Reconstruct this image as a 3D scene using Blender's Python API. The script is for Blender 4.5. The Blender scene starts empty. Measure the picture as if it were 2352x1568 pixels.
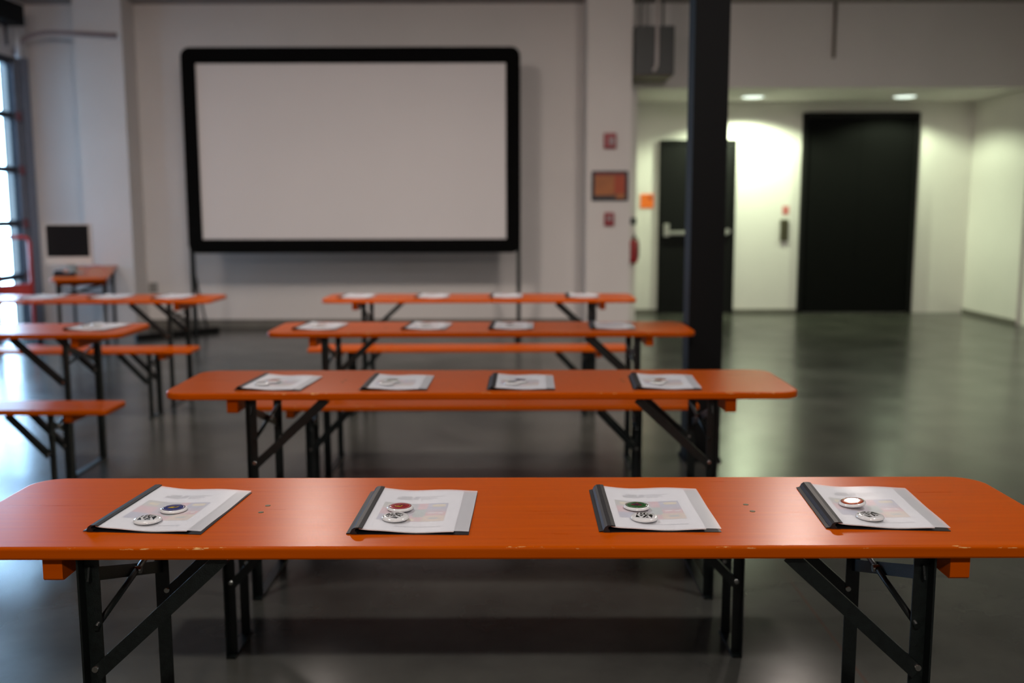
import bpy, bmesh, math, random
from mathutils import Vector, Matrix
random.seed(7)
C = bpy.context.scene.collection
S = bpy.context.scene

# ---------------------------------------------------------------- camera, world, light
cam_h = 1.41
tilt = math.atan(306/2287)
cd = bpy.data.cameras.new('camera'); cam = bpy.data.objects.new('camera', cd); C.objects.link(cam)
cd.sensor_width = 36.0; cd.lens = 2287/2352*36
cam.location = (0, 0, cam_h)
cam.rotation_euler = (math.pi/2 - tilt, 0, math.radians(0.0))
cam.rotation_euler.rotate_axis('Z', math.radians(-0.12))
cd.dof.use_dof = True; cd.dof.focus_distance = 2.08; cd.dof.aperture_fstop = 2.2
cd.clip_end = 200
S.camera = cam
S.view_settings.view_transform = 'Standard'; S.view_settings.look = 'None'
S.view_settings.gamma = 1; S.view_settings.use_curve_mapping = False
S.view_settings.exposure = 0.0

w = bpy.data.worlds.new('sky'); S.world = w; w.use_nodes = True
bg = w.node_tree.nodes['Background']
bg.inputs[0].default_value = (0.44, 0.65, 1.0, 1)
# a bright hazy sky on one side of the building, dimmer elsewhere
_n = w.node_tree.nodes; _l = w.node_tree.links
_tc = _n.new('ShaderNodeTexCoord'); _dp = _n.new('ShaderNodeVectorMath'); _dp.operation = 'DOT_PRODUCT'
_dp.inputs[1].default_value = (-0.45, 0.88, 0.15); _l.new(_tc.outputs['Generated'], _dp.inputs[0])
_mr = _n.new('ShaderNodeMapRange'); _mr.interpolation_type = 'SMOOTHSTEP'
for _i, _v in ((1, 0.3), (2, 0.95), (3, 1.0), (4, 30.0)): _mr.inputs[_i].default_value = _v
_l.new(_dp.outputs['Value'], _mr.inputs[0]); _l.new(_mr.outputs[0], bg.inputs[1])

def lamp(kind, name, loc, rot, energy, color, size=0.3, **k):
    d = bpy.data.lights.new(name, kind); o = bpy.data.objects.new(name, d); C.objects.link(o)
    o.location = loc; o.rotation_euler = rot; d.energy = energy; d.color = color
    if kind == 'AREA': d.shape = 'DISK'; d.size = size
    else: d.shadow_soft_size = size
    for a, b in k.items(): setattr(d, a, b)
    return o
WARM = (1.0, 0.87, 0.785)
# hall lamps hung just under the ceiling, and two added fill lights
lamp('AREA', 'hall_and_fill_lamp', (-1.5, 5.5, 3.6), (math.radians(38), 0, 0), 52, WARM, 0.60, spread=math.radians(125))
lamp('AREA', 'hall_and_fill_lamp', (-4.2, 6.6, 3.6), (math.radians(42), 0, 0), 15, WARM, 0.60, spread=math.radians(120))  # added fill light, warms the left wall and pier
lamp('AREA', 'hall_and_fill_lamp', (1.75, 5.6, 3.6), (math.radians(38), 0, 0), 48, WARM, 0.60, spread=math.radians(125))
lamp('AREA', 'hall_and_fill_lamp', (-1.5, 2.6, 3.6), (0, 0, 0), 40, (1.0, 0.94, 0.92), 0.30)
lamp('AREA', 'hall_and_fill_lamp', (1.75, 2.6, 3.6), (0, 0, 0), 38, (1.0, 0.94, 0.92), 0.30)
lamp('AREA', 'hall_and_fill_lamp', (0.0, -1.9, 3.3), (math.radians(40), 0, 0), 85, WARM, 0.30)  # added fill light behind the camera, lifts the faces turned towards it
lamp('AREA', 'track_lamp', (-1.96, 9.6, 3.65), (math.radians(-72), 0, math.radians(11)), 0.62, WARM, 0.22, spread=math.radians(21))
lamp('AREA', 'track_lamp', (2.86, 9.6, 3.65), (math.radians(-72), 0, math.radians(-17)), 0.8, WARM, 0.22, spread=math.radians(21))
# recessed downlights of the alcove (their lenses are built further down)
GREEN = (0.84, 1.0, 0.66)
ALC = [(3.02, 12.75), (4.92, 12.75)]
for (x, y), e in zip(ALC, (330, 150)):
    lamp('SPOT', 'alcove_downlight_beam', (x, y, 2.765), (0, 0, 0), e, GREEN, 0.05, spot_size=math.radians(150), spot_blend=0.35)
# daylight portal in the glazed door
p = lamp('AREA', 'door_daylight_portal', (-5.74, 10.5, 1.55), (0, math.radians(-90), 0), 1, (1, 1, 1), 1)
p.data.shape = 'RECTANGLE'; p.data.size = 3.1; p.data.size_y = 2.2; p.data.cycles.is_portal = True

# ---------------------------------------------------------------- materials
def mat(name, col, rough=0.5, spec=0.5, metal=0.0, noise=None, bump=None, coat=0.0, emit=None):
    m = bpy.data.materials.new(name); m.use_nodes = True
    nt = m.node_tree; b = nt.nodes['Principled BSDF']
    b.inputs['Base Color'].default_value = (*col, 1); b.inputs['Roughness'].default_value = rough
    b.inputs['Specular IOR Level'].default_value = spec; b.inputs['Metallic'].default_value = metal
    b.inputs['Coat Weight'].default_value = coat; b.inputs['Coat Roughness'].default_value = 0.08
    if emit: b.inputs['Emission Color'].default_value = (*emit[0], 1); b.inputs['Emission Strength'].default_value = emit[1]
    tc = nt.nodes.new('ShaderNodeTexCoord')
    if noise:
        sc, amt = noise
        n = nt.nodes.new('ShaderNodeTexNoise'); n.inputs['Scale'].default_value = sc; n.inputs['Detail'].default_value = 6
        nt.links.new(tc.outputs['Object'], n.inputs['Vector'])
        r = nt.nodes.new('ShaderNodeMapRange'); r.inputs[1].default_value = 0.3; r.inputs[2].default_value = 0.7
        r.inputs[3].default_value = 1 - amt; r.inputs[4].default_value = 1 + amt
        nt.links.new(n.outputs['Fac'], r.inputs[0])
        mx = nt.nodes.new('ShaderNodeVectorMath'); mx.operation = 'SCALE'; mx.inputs[0].default_value = col
        nt.links.new(r.outputs[0], mx.inputs['Scale']); nt.links.new(mx.outputs[0], b.inputs['Base Color'])
    if bump:
        sc, st = bump
        n = nt.nodes.new('ShaderNodeTexNoise'); n.inputs['Scale'].default_value = sc; n.inputs['Detail'].default_value = 4
        nt.links.new(tc.outputs['Object'], n.inputs['Vector'])
        bp = nt.nodes.new('ShaderNodeBump'); bp.inputs['Strength'].default_value = st; bp.inputs['Distance'].default_value = 0.002
        nt.links.new(n.outputs['Fac'], bp.inputs['Height']); nt.links.new(bp.outputs[0], b.inputs['Normal'])
    return m
M = {}
M['wall'] = mat('painted_wall', (0.78, 0.745, 0.72), 0.8, 0.2, noise=(1.5, 0.025), bump=(60, 0.15))
M['ceil'] = mat('ceiling_paint', (0.34, 0.31, 0.29), 0.85, 0.2, noise=(2, 0.05))
M['base'] = mat('baseboard_rubber', (0.16, 0.15, 0.13), 0.6, noise=(5, 0.1))
M['black'] = mat('black_paint', (0.003, 0.003, 0.003), 0.6, 0.2, noise=(8, 0.1))
M['blackdoor'] = mat('black_door_paint', (0.0035, 0.0035, 0.0035), 0.6, 0.2, noise=(4, 0.15))
M['velour'] = mat('black_velour', (0.0035, 0.0035, 0.0035), 0.95, 0.1, noise=(30, 0.2))
M['screen'] = mat('matte_projection_vinyl', (0.80, 0.77, 0.77), 0.9, 0.1, noise=(1.2, 0.015))
M['steel'] = mat('dark_green_black_steel', (0.0045, 0.0075, 0.007), 0.36, 0.5, noise=(90, 0.4), bump=(400, 0.25))
M['zinc'] = mat('zinc_bolt', (0.55, 0.55, 0.52), 0.25, metal=1.0, noise=(50, 0.1))
M['brass'] = mat('aged_screw', (0.10, 0.085, 0.03), 0.5, metal=0.4, noise=(300, 0.3))
M['grey'] = mat('grey_sheet_metal', (0.045, 0.05, 0.048), 0.5, noise=(6, 0.06))
M['tan'] = mat('brown_sheet_metal', (0.13, 0.10, 0.07), 0.6, noise=(6, 0.06))
M['pipe'] = mat('white_pipe', (0.55, 0.50, 0.48), 0.5, noise=(8, 0.05))
M['red'] = mat('red_enamel', (0.33, 0.012, 0.02), 0.4, noise=(20, 0.1))
M['redframe'] = mat('red_powder_coat', (0.50, 0.05, 0.045), 0.45, noise=(15, 0.12))
M['alarm'] = mat('alarm_red_plastic', (0.32, 0.02, 0.03), 0.4, noise=(30, 0.1))
M['lens'] = mat('clear_grey_lens', (0.42, 0.32, 0.33), 0.2, noise=(30, 0.1))
M['orange'] = mat('orange_sign', (0.85, 0.16, 0.01), 0.5, noise=(12, 0.05))
M['chrome'] = mat('brushed_metal', (0.55, 0.54, 0.50), 0.35, metal=0.8, noise=(40, 0.1))
M['bronze'] = mat('dark_bronze', (0.10, 0.09, 0.055), 0.4, metal=0.5, noise=(30, 0.1))
M['whiteplastic'] = mat('white_plastic', (0.72, 0.71, 0.72), 0.3, noise=(10, 0.02))
M['monitor'] = mat('dark_glass_screen', (0.006, 0.006, 0.009), 0.15, noise=(10, 0.1))
M['pink'] = mat('pink_card', (0.55, 0.16, 0.15), 0.6, noise=(30, 0.1))
M['stile'] = mat('blue_grey_aluminium', (0.20, 0.22, 0.27), 0.45, metal=0.3, noise=(10, 0.08))
M['outlet'] = mat('grey_outlet_cover', (0.28, 0.27, 0.25), 0.6, noise=(15, 0.1)); M['hinge'] = mat('dusty_red_hinge', (0.22, 0.07, 0.08), 0.6, noise=(15, 0.1)); M['track'] = mat('dull_brown_track', (0.28, 0.21, 0.21), 0.6, noise=(15, 0.1))
M['gasket'] = mat('dark_door_frame', (0.018, 0.022, 0.035), 0.5, noise=(10, 0.1))
# booklet
M['page'] = mat('white_paper', (0.84, 0.84, 0.85), 0.7, 0.3, noise=(12, 0.015))
M['backcover'] = mat('black_back_cover', (0.012, 0.012, 0.016), 0.35, noise=(20, 0.1))
M['spine'] = mat('black_slide_binder', (0.013, 0.013, 0.015), 0.5, 0.35, noise=(60, 0.2), bump=(250, 0.08))
inks = dict(ink_pink=(0.62, 0.08, 0.12), ink_red=(0.60, 0.04, 0.03), ink_green=(0.04, 0.20, 0.11), ink_olive=(0.22, 0.24, 0.12),
            ink_blue=(0.10, 0.12, 0.34), ink_mauve=(0.26, 0.10, 0.22), ink_yellow=(0.72, 0.55, 0.05), ink_tan=(0.66, 0.40, 0.10),
            ink_grey=(0.16, 0.18, 0.19), ink_white=(0.85, 0.85, 0.85), ink_text=(0.20, 0.20, 0.24))
for k, v in inks.items(): M[k] = mat(k, v, 0.6, 0.3, noise=(90, 0.15))
M['btn_white'] = mat('glossy_white_button', (0.80, 0.80, 0.80), 0.12, coat=1.0, noise=(60, 0.01))
for k, v in dict(btn_blue=(0.008, 0.018, 0.16), btn_red=(0.36, 0.004, 0.012), btn_green=(0.01, 0.12, 0.02), btn_orange=(0.42, 0.06, 0.012),
                 btn_yellow=(0.62, 0.42, 0.02), btn_crimson=(0.24, 0.006, 0.03), btn_dark=(0.03, 0.015, 0.012), btn_violet=(0.03, 0.004, 0.06),
                 btn_black=(0.006, 0.008, 0.007), btn_lightring=(0.75, 0.55, 0.55)).items():
    M[k] = mat(k, v, 0.15, coat=1.0, noise=(200, 0.12))
# frosted cover sheet
m = bpy.data.materials.new('frosted_film'); m.use_nodes = True; nt = m.node_tree
b = nt.nodes['Principled BSDF']; b.inputs['Base Color'].default_value = (0.93, 0.94, 0.98, 1); b.inputs['Roughness'].default_value = 0.32
t = nt.nodes.new('ShaderNodeBsdfTransparent'); mx = nt.nodes.new('ShaderNodeMixShader'); mx.inputs[0].default_value = 0.40
nt.links.new(t.outputs[0], mx.inputs[1]); nt.links.new(b.outputs[0], mx.inputs[2])
nt.links.new(mx.outputs[0], nt.nodes['Material Output'].inputs[0]); M['film'] = m
# window glass: thin clear sheet
m = bpy.data.materials.new('window_glass'); m.use_nodes = True; nt = m.node_tree
g = nt.nodes.new('ShaderNodeBsdfGlossy'); g.inputs['Roughness'].default_value = 0.02
t = nt.nodes.new('ShaderNodeBsdfTransparent'); t.inputs[0].default_value = (0.93, 1.0, 0.98, 1)
mx = nt.nodes.new('ShaderNodeMixShader'); mx.inputs[0].default_value = 0.06
nt.links.new(t.outputs[0], mx.inputs[1]); nt.links.new(g.outputs[0], mx.inputs[2])
nt.links.new(mx.outputs[0], nt.nodes['Material Output'].inputs[0]); M['glass'] = m
# lamp lens
M['lamp'] = mat('lamp_lens', (0.9, 0.9, 0.9), 0.4, emit=((0.86, 1.0, 0.88), 1.6), noise=(10, 0.02))

def orange_wood():
    m = bpy.data.materials.new('orange_lacquered_wood'); m.use_nodes = True; nt = m.node_tree; L = nt.links.new
    b = nt.nodes['Principled BSDF']; b.inputs['Specular IOR Level'].default_value = 0.05
    tc = nt.nodes.new('ShaderNodeTexCoord')
    mp = nt.nodes.new('ShaderNodeMapping'); mp.inputs['Scale'].default_value = (1.2, 22, 22); L(tc.outputs['Object'], mp.inputs[0])
    n = nt.nodes.new('ShaderNodeTexNoise'); n.inputs['Scale'].default_value = 3; n.inputs['Detail'].default_value = 8; L(mp.outputs[0], n.inputs['Vector'])
    cr = nt.nodes.new('ShaderNodeValToRGB')
    cr.color_ramp.elements[0].position = 0.25; cr.color_ramp.elements[0].color = (0.45, 0.068, 0.0003, 1)
    cr.color_ramp.elements[1].position = 0.75; cr.color_ramp.elements[1].color = (0.53, 0.088, 0.0004, 1)
    L(n.outputs['Fac'], cr.inputs[0])
    # worn pale chips along the upper arris
    sep = nt.nodes.new('ShaderNodeSeparateXYZ'); L(tc.outputs['Object'], sep.inputs[0])
    gm = nt.nodes.new('ShaderNodeNewGeometry')
    sn = nt.nodes.new('ShaderNodeSeparateXYZ'); L(gm.outputs['Normal'], sn.inputs[0])
    a1 = nt.nodes.new('ShaderNodeMath'); a1.operation = 'GREATER_THAN'; a1.inputs[1].default_value = 0.3; L(sn.outputs['Z'], a1.inputs[0])
    a2 = nt.nodes.new('ShaderNodeMath'); a2.operation = 'LESS_THAN'; a2.inputs[1].default_value = 0.95; L(sn.outputs['Z'], a2.inputs[0])
    n2 = nt.nodes.new('ShaderNodeTexNoise'); n2.inputs['Scale'].default_value = 26; n2.inputs['Detail'].default_value = 9; n2.inputs['Roughness'].default_value = 0.75
    mp2 = nt.nodes.new('ShaderNodeMapping'); mp2.inputs['Scale'].default_value = (0.5, 3, 3); L(tc.outputs['Object'], mp2.inputs[0]); L(mp2.outputs[0], n2.inputs['Vector'])
    a3 = nt.nodes.new('ShaderNodeMath'); a3.operation = 'GREATER_THAN'; a3.inputs[1].default_value = 0.60; L(n2.outputs['Fac'], a3.inputs[0])
    m1 = nt.nodes.new('ShaderNodeMath'); m1.operation = 'MULTIPLY'; L(a1.outputs[0], m1.inputs[0]); L(a2.outputs[0], m1.inputs[1])
    m2 = nt.nodes.new('ShaderNodeMath'); m2.operation = 'MULTIPLY'; L(m1.outputs[0], m2.inputs[0]); L(a3.outputs[0], m2.inputs[1])
    mix = nt.nodes.new('ShaderNodeMix'); mix.data_type = 'RGBA'; L(m2.outputs[0], mix.inputs['Factor'])
    L(cr.outputs[0], mix.inputs[6]); mix.inputs[7].default_value = (0.72, 0.42, 0.16, 1)
    # a few fine scratches and scuffs
    n3 = nt.nodes.new('ShaderNodeTexNoise'); n3.inputs['Scale'].default_value = 14; n3.inputs['Detail'].default_value = 10; n3.inputs['Roughness'].default_value = 0.8
    mp3 = nt.nodes.new('ShaderNodeMapping'); mp3.inputs['Scale'].default_value = (0.6, 2.5, 1); mp3.inputs['Rotation'].default_value = (0, 0, 0.3)
    L(tc.outputs['Object'], mp3.inputs[0]); L(mp3.outputs[0], n3.inputs['Vector'])
    a4 = nt.nodes.new('ShaderNodeMapRange'); a4.inputs[1].default_value = 0.70; a4.inputs[2].default_value = 0.74; L(n3.outputs['Fac'], a4.inputs[0])
    mix2 = nt.nodes.new('ShaderNodeMix'); mix2.data_type = 'RGBA'; L(a4.outputs[0], mix2.inputs['Factor'])
    L(mix.outputs[2], mix2.inputs[6]); mix2.inputs[7].default_value = (0.62, 0.20, 0.06, 1)
    L(mix2.outputs[2], b.inputs['Base Color'])
    r = nt.nodes.new('ShaderNodeMapRange'); r.inputs[3].default_value = 0.25; r.inputs[4].default_value = 0.33; L(n.outputs['Fac'], r.inputs[0]); L(r.outputs[0], b.inputs['Roughness'])
    bp = nt.nodes.new('ShaderNodeBump'); bp.inputs['Strength'].default_value = 0.12; bp.inputs['Distance'].default_value = 0.001
    L(n.outputs['Fac'], bp.inputs['Height']); L(bp.outputs[0], b.inputs['Normal'])
    return m
M['wood'] = orange_wood()

def concrete():
    m = bpy.data.materials.new('polished_concrete'); m.use_nodes = True; nt = m.node_tree; L = nt.links.new
    b = nt.nodes['Principled BSDF']; b.inputs['Specular IOR Level'].default_value = 0.32
    tc = nt.nodes.new('ShaderNodeTexCoord')
    n = nt.nodes.new('ShaderNodeTexNoise'); n.inputs['Scale'].default_value = 1.3; n.inputs['Detail'].default_value = 9; n.inputs['Roughness'].default_value = 0.62; L(tc.outputs['Object'], n.inputs['Vector'])
    cr = nt.nodes.new('ShaderNodeValToRGB')
    cr.color_ramp.elements[0].position = 0.3; cr.color_ramp.elements[0].color = (0.030, 0.030, 0.026, 1)
    cr.color_ramp.elements[1].position = 0.72; cr.color_ramp.elements[1].color = (0.080, 0.079, 0.067, 1)
    L(n.outputs['Fac'], cr.inputs[0])
    # sawn control joints
    br = nt.nodes.new('ShaderNodeTexBrick'); br.offset = 0; br.inputs['Scale'].default_value = 1
    br.inputs['Brick Width'].default_value = 4.2; br.inputs['Row Height'].default_value = 4.2; br.inputs['Mortar Size'].default_value = 0.006; br.inputs['Mortar Smooth'].default_value = 0.3
    mp = nt.nodes.new('ShaderNodeMapping'); mp.inputs['Location'].default_value = (-1.06, -0.55, 0); L(tc.outputs['Object'], mp.inputs[0]); L(mp.outputs[0], br.inputs['Vector'])
    mix = nt.nodes.new('ShaderNodeMix'); mix.data_type = 'RGBA'; L(br.outputs['Fac'], mix.inputs['Factor']); L(cr.outputs[0], mix.inputs[6]); mix.inputs[7].default_value = (0.07, 0.045, 0.035, 1)
    L(mix.outputs[2], b.inputs['Base Color'])
    n2 = nt.nodes.new('ShaderNodeTexNoise'); n2.inputs['Scale'].default_value = 2.2; n2.inputs['Detail'].default_value = 7; L(tc.outputs['Object'], n2.inputs['Vector'])
    r = nt.nodes.new('ShaderNodeMapRange'); r.inputs[1].default_value = 0.3; r.inputs[2].default_value = 0.7; r.inputs[3].default_value = 0.20; r.inputs[4].default_value = 0.26
    L(n2.outputs['Fac'], r.inputs[0]); L(r.outputs[0], b.inputs['Roughness'])
    bp = nt.nodes.new('ShaderNodeBump'); bp.inputs['Strength'].default_value = 0.04; bp.inputs['Distance'].default_value = 0.02
    n3 = nt.nodes.new('ShaderNodeTexNoise'); n3.inputs['Scale'].default_value = 3.0; L(tc.outputs['Object'], n3.inputs['Vector'])
    L(n3.outputs['Fac'], bp.inputs['Height']); L(bp.outputs[0], b.inputs['Normal'])
    return m
M['floor'] = concrete()

# ---------------------------------------------------------------- mesh helpers
class MB:
    def __init__(s): s.v = []; s.f = []; s.mi = []; s.sm = []; s.mats = []
    def mat(s, name):
        if name not in s.mats: s.mats.append(name)
        return s.mats.index(name)
    def add(s, vs, fs, m=None, smooth=False):
        o = len(s.v); s.v += [tuple(v) for v in vs]; k = s.mat(m) if m else 0
        for f in fs: s.f.append([i+o for i in f]); s.mi.append(k); s.sm.append(smooth)
        return s
    def box(s, x0, x1, y0, y1, z0, z1, m=None):
        vs = [(x, y, z) for z in (z0, z1) for y in (y0, y1) for x in (x0, x1)]
        return s.add(vs, [(0, 2, 3, 1), (4, 5, 7, 6), (0, 1, 5, 4), (2, 6, 7, 3), (0, 4, 6, 2), (1, 3, 7, 5)], m)
    def rings(s, rs, m=None, cap=True, smooth=False, closed=True):
        n = len(rs[0]); vs = [v for r in rs for v in r]; fs = []
        for i in range(len(rs)-1):
            for j in range(n if closed else n-1):
                k = (j+1) % n; fs.append((i*n+j, i*n+k, (i+1)*n+k, (i+1)*n+j))
        s.add(vs, fs, m, smooth)
        if cap:
            s.add(rs[0], [tuple(reversed(range(n)))], m); s.add(rs[-1], [tuple(range(n))], m)
        return s
    def bar(s, p, q, prof, m=None, up=(0, 0, 1), smooth=False):
        p = Vector(p); q = Vector(q); d = (q-p).normalized(); u = Vector(up)
        if abs(d.dot(u)) > 0.98: u = Vector((0, 1, 0))
        a = d.cross(u).normalized(); c = a.cross(d).normalized()
        return s.rings([[p + a*x + c*y for x, y in prof], [q + a*x + c*y for x, y in prof]], m, smooth=smooth)
    def tube(s, pts, r, m=None, n=12):
        pts = [Vector(p) for p in pts]; rs = []
        for i, p in enumerate(pts):
            d = (pts[min(i+1, len(pts)-1)] - pts[max(i-1, 0)]).normalized()
            u = Vector((0, 0, 1)) if abs(d.z) < 0.95 else Vector((0, 1, 0))
            a = d.cross(u).normalized(); c = a.cross(d)
            rs.append([p + a*r*math.cos(t*2*math.pi/n) + c*r*math.sin(t*2*math.pi/n) for t in range(n)])
        return s.rings(rs, m, smooth=True)
    def lathe(s, prof, n=32, m=None, cx=0, cy=0):
        rs = [[(cx+r*math.cos(t*2*math.pi/n), cy+r*math.sin(t*2*math.pi/n), z) for t in range(n)] for r, z in prof]
        return s.rings(rs, m, smooth=True)
    def build(s, name, m=None, parent=None, loc=None, bevel=0):
        me = bpy.data.meshes.new(name); me.from_pydata(s.v, [], s.f)
        names = s.mats if s.mats else [m]
        for k in names: me.materials.append(M[k])
        if s.mats: me.polygons.foreach_set('material_index', s.mi)
        me.polygons.foreach_set('use_smooth', s.sm)
        bm = bmesh.new(); bm.from_mesh(me); bmesh.ops.remove_doubles(bm, verts=bm.verts, dist=1e-6)
        if not getattr(s, 'open', False): bmesh.ops.recalc_face_normals(bm, faces=bm.faces)
        bm.to_mesh(me); bm.free(); me.update()
        o = bpy.data.objects.new(name, me); C.objects.link(o)
        if parent: o.parent = parent
        if loc: o.location = loc
        if bevel:
            b = o.modifiers.new('bevel', 'BEVEL'); b.width = bevel; b.segments = 2; b.limit_method = 'ANGLE'
        return o
def rect(w, h, x=0, y=0): return [(x-w/2, y-h/2), (x+w/2, y-h/2), (x+w/2, y+h/2), (x-w/2, y+h/2)]
def angle(w, t, sx=1, sy=1):
    p = [(0, 0), (w, 0), (w, t), (t, t), (t, w), (0, w)]
    return [((x-w/2)*sx, (y-w/2)*sy) for x, y in p]
def tag(o, label, cat, group=None):
    o['label'] = label; o['category'] = cat
    if group: o['group'] = group
    return o
def empty(name, loc, rz=0):
    o = bpy.data.objects.new(name, None); C.objects.link(o); o.location = loc; o.rotation_euler = (0, 0, rz); o.empty_display_size = 0.1
    return o
def struct(o): o['kind'] = 'structure'; return o
def copy_tree(o, parent=None):
    c = o.copy(); C.objects.link(c); c.parent = parent
    for ch in list(o.children): copy_tree(ch, c)
    return c
def rrect(x0, x1, y0, y1, r, n=6):
    out = []
    for cx, cy, a in ((x1-r, y0+r, -90), (x1-r, y1-r, 0), (x0+r, y1-r, 90), (x0+r, y0+r, 180)):
        for i in range(n+1):
            t = math.radians(a + 90*i/n); out.append((cx+r*math.cos(t), cy+r*math.sin(t)))
    return out

# ---------------------------------------------------------------- the room
YB, YA, XL, XR, ZC, ZA = 11.85, 13.4, -5.60, 6.12, 3.74, 2.79
YN = -3.2
def sbox(name, m, *a, **k): return struct(MB().box(*a).build(name, m, **k))
sbox('floor', 'floor', XL-0.3, XR+0.3, YN-0.2, YA+0.2, -0.2, 0)
sbox('ceiling', 'ceil', XL-0.3, XR+0.3, YN-0.2, YB+0.2, ZC, ZC+0.2)
mb = MB(); mb.box(XL-0.2, 1.47, YB, YB+0.2, 0, ZC); mb.box(1.47, XR+0.2, YB, YB+0.2, ZA, ZC)
struct(mb.build('wall_back', 'wall'))
sbox('wall_alcove', 'wall', 1.27, XR+0.2, YA, YA+0.2, 0, ZA+0.1)
sbox('wall_alcove_left', 'wall', 1.27, 1.47, YB+0.2, YA, 0, ZA+0.1)
sbox('wall_alcove_right', 'wall', XR-0.02, XR+0.2, YB+0.13, YA, 0, ZA)
sbox('trim_1', 'wall', 1.47, XR, YB+0.2, YA, ZA, ZA+0.1)          # alcove ceiling
sbox('wall_right', 'wall', XR+0.03, XR+0.25, YN, YB+0.13, 0, ZC)
sbox('wall_front', 'wall', XL-0.2, XR+0.25, YN-0.2, YN, 0, ZC)
# left wall with the opening of the glazed overhead door
DY0, DY1, DZ0, DZ1 = 9.45, 11.56, 0.0, 3.10
mb = MB(); mb.box(XL-0.2, XL, YN, DY0, 0, ZC); mb.box(XL-0.2, XL, DY1, YB, 0, ZC); mb.box(XL-0.2, XL, DY0, DY1, DZ1, ZC)
struct(mb.build('wall_left', 'wall'))
# piers on the back wall
sbox('wall_pier_right', 'wall', 0.835, 1.335, 11.3, YB, 0, ZC)
sbox('wall_pier_left', 'wall', -4.88, -4.34, 11.45, YB, 0, ZC)
# baseboards
sbox('baseboard_back', 'base', -4.34, 0.835, YB-0.015, YB, 0, 0.10)
sbox('baseboard_alcove', 'base', 1.47, 3.86, YA-0.015, YA, 0, 0.055)
sbox('baseboard_right', 'base', XR-0.04, XR-0.02, YB+0.13, YA, 0, 0.055)

# glazed overhead door (door_3)
d3 = struct(empty('door_3', (XL-0.03, (DY0+DY1)/2, 0)))
ncol, rows = 3, [0.05, 0.65, 1.25, 1.85, 2.45, 3.05]
colw = (DY1-DY0-0.10)/ncol
oy = (DY0+DY1)/2
def cell(mb, y0, y1, z0, z1, g, r, x0, x1):
    inner = rrect(y0+g, y1-g, z0+g*0.7, z1-g*0.7, r)
    outer = []
    cy, cz = (y0+y1)/2, (z0+z1)/2
    for (a, b) in inner:
        dy = (a-cy)/(y1-y0)*2; dz = (b-cz)/(z1-z0)*2; k = max(abs(dy), abs(dz))
        outer.append((cy+dy/k*(y1-y0)/2, cz+dz/k*(z1-z0)/2))
    mb.rings([[(x1, a, b) for a, b in outer], [(x1, a, b) for a, b in inner], [(x0, a, b) for a, b in inner], [(x0, a, b) for a, b in outer]], cap=False)
for i in range(5):
    mb = MB(); gl = MB()
    for j in range(ncol):
        y0 = DY0+0.05+j*colw-oy
        cell(mb, y0, y0+colw, rows[i], rows[i+1], 0.055, 0.05, -0.025, 0.025)
        gl.box(-0.004, 0.004, y0+0.03, y0+colw-0.03, rows[i]+0.02, rows[i+1]-0.02)
    s_ = mb.build('door_section', 'gasket', d3)
    gl.build('glass_pane', 'glass', s_)
MB().box(-0.03, 0.03, DY0-oy, DY1-oy, 0, 0.05).box(-0.03, 0.03, DY0-oy, DY1-oy, 3.05, 3.10).box(-0.03, 0.03, DY0-oy, DY0+0.05-oy, 0.05, 3.05).box(-0.03, 0.03, DY1-0.05-oy, DY1-oy, 0.05, 3.05).build('door_frame', 'gasket', d3)
# aluminium stile on the last column, and the hinges
MB().box(0.026, 0.045, DY1-0.115-oy, DY1-0.02-oy, 0.05, 3.05).build('stile', 'stile', d3)
for z in rows[1:-1]:
    MB().box(0.045, 0.075, DY1-0.09-oy, DY1-0.03-oy, z-0.05, z+0.05).build('hinge', 'hinge', d3)
# vertical jamb (kept against the wall) and the curved track
mb = MB().box(XL, XL+0.05, DY1+0.02, DY1+0.20, 0, 3.12)
struct(mb.build('trim_2', 'stile'))
mb = MB()
arc = [(XL+0.05, DY1-0.12, 3.12)] + [(XL+0.05+0.42*(1-math.cos(a)), DY1-0.12, 3.12+0.24*math.sin(a)) for a in [math.radians(9*i) for i in range(1, 11)]] + [(-4.35, DY1-0.25, 3.31)]
mb.tube(arc, 0.022)
tag(mb.build('door_track', 'track'), 'dark curved steel track rising beside the glazed door and bending along the wall', 'door track')
sp = empty('torsion_spring', (XL+0.14, 10.75, 3.50))
mb = MB().box(-0.11, 0.12, 0.0, 0.55, -0.10, 0.12); mb.build('spring_housing', 'black', sp, bevel=0.01)
MB().tube([(0.02, 0.30, -0.10), (0.03, 0.30, -0.34)], 0.015).build('support_bracket', 'gasket', sp); MB().tube([(-0.02, 0.12, -0.10), (0.0, 0.14, -0.36)], 0.012).build('support_bracket', 'gasket', sp)
MB().tube([(0.03, 0.54, -0.12), (0.03, 0.54, -0.44)], 0.028).build('cable_drum', 'whiteplastic', sp)
tag(sp, 'black counterweight box with pale drum above the glazed door corner', 'door opener')

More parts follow.
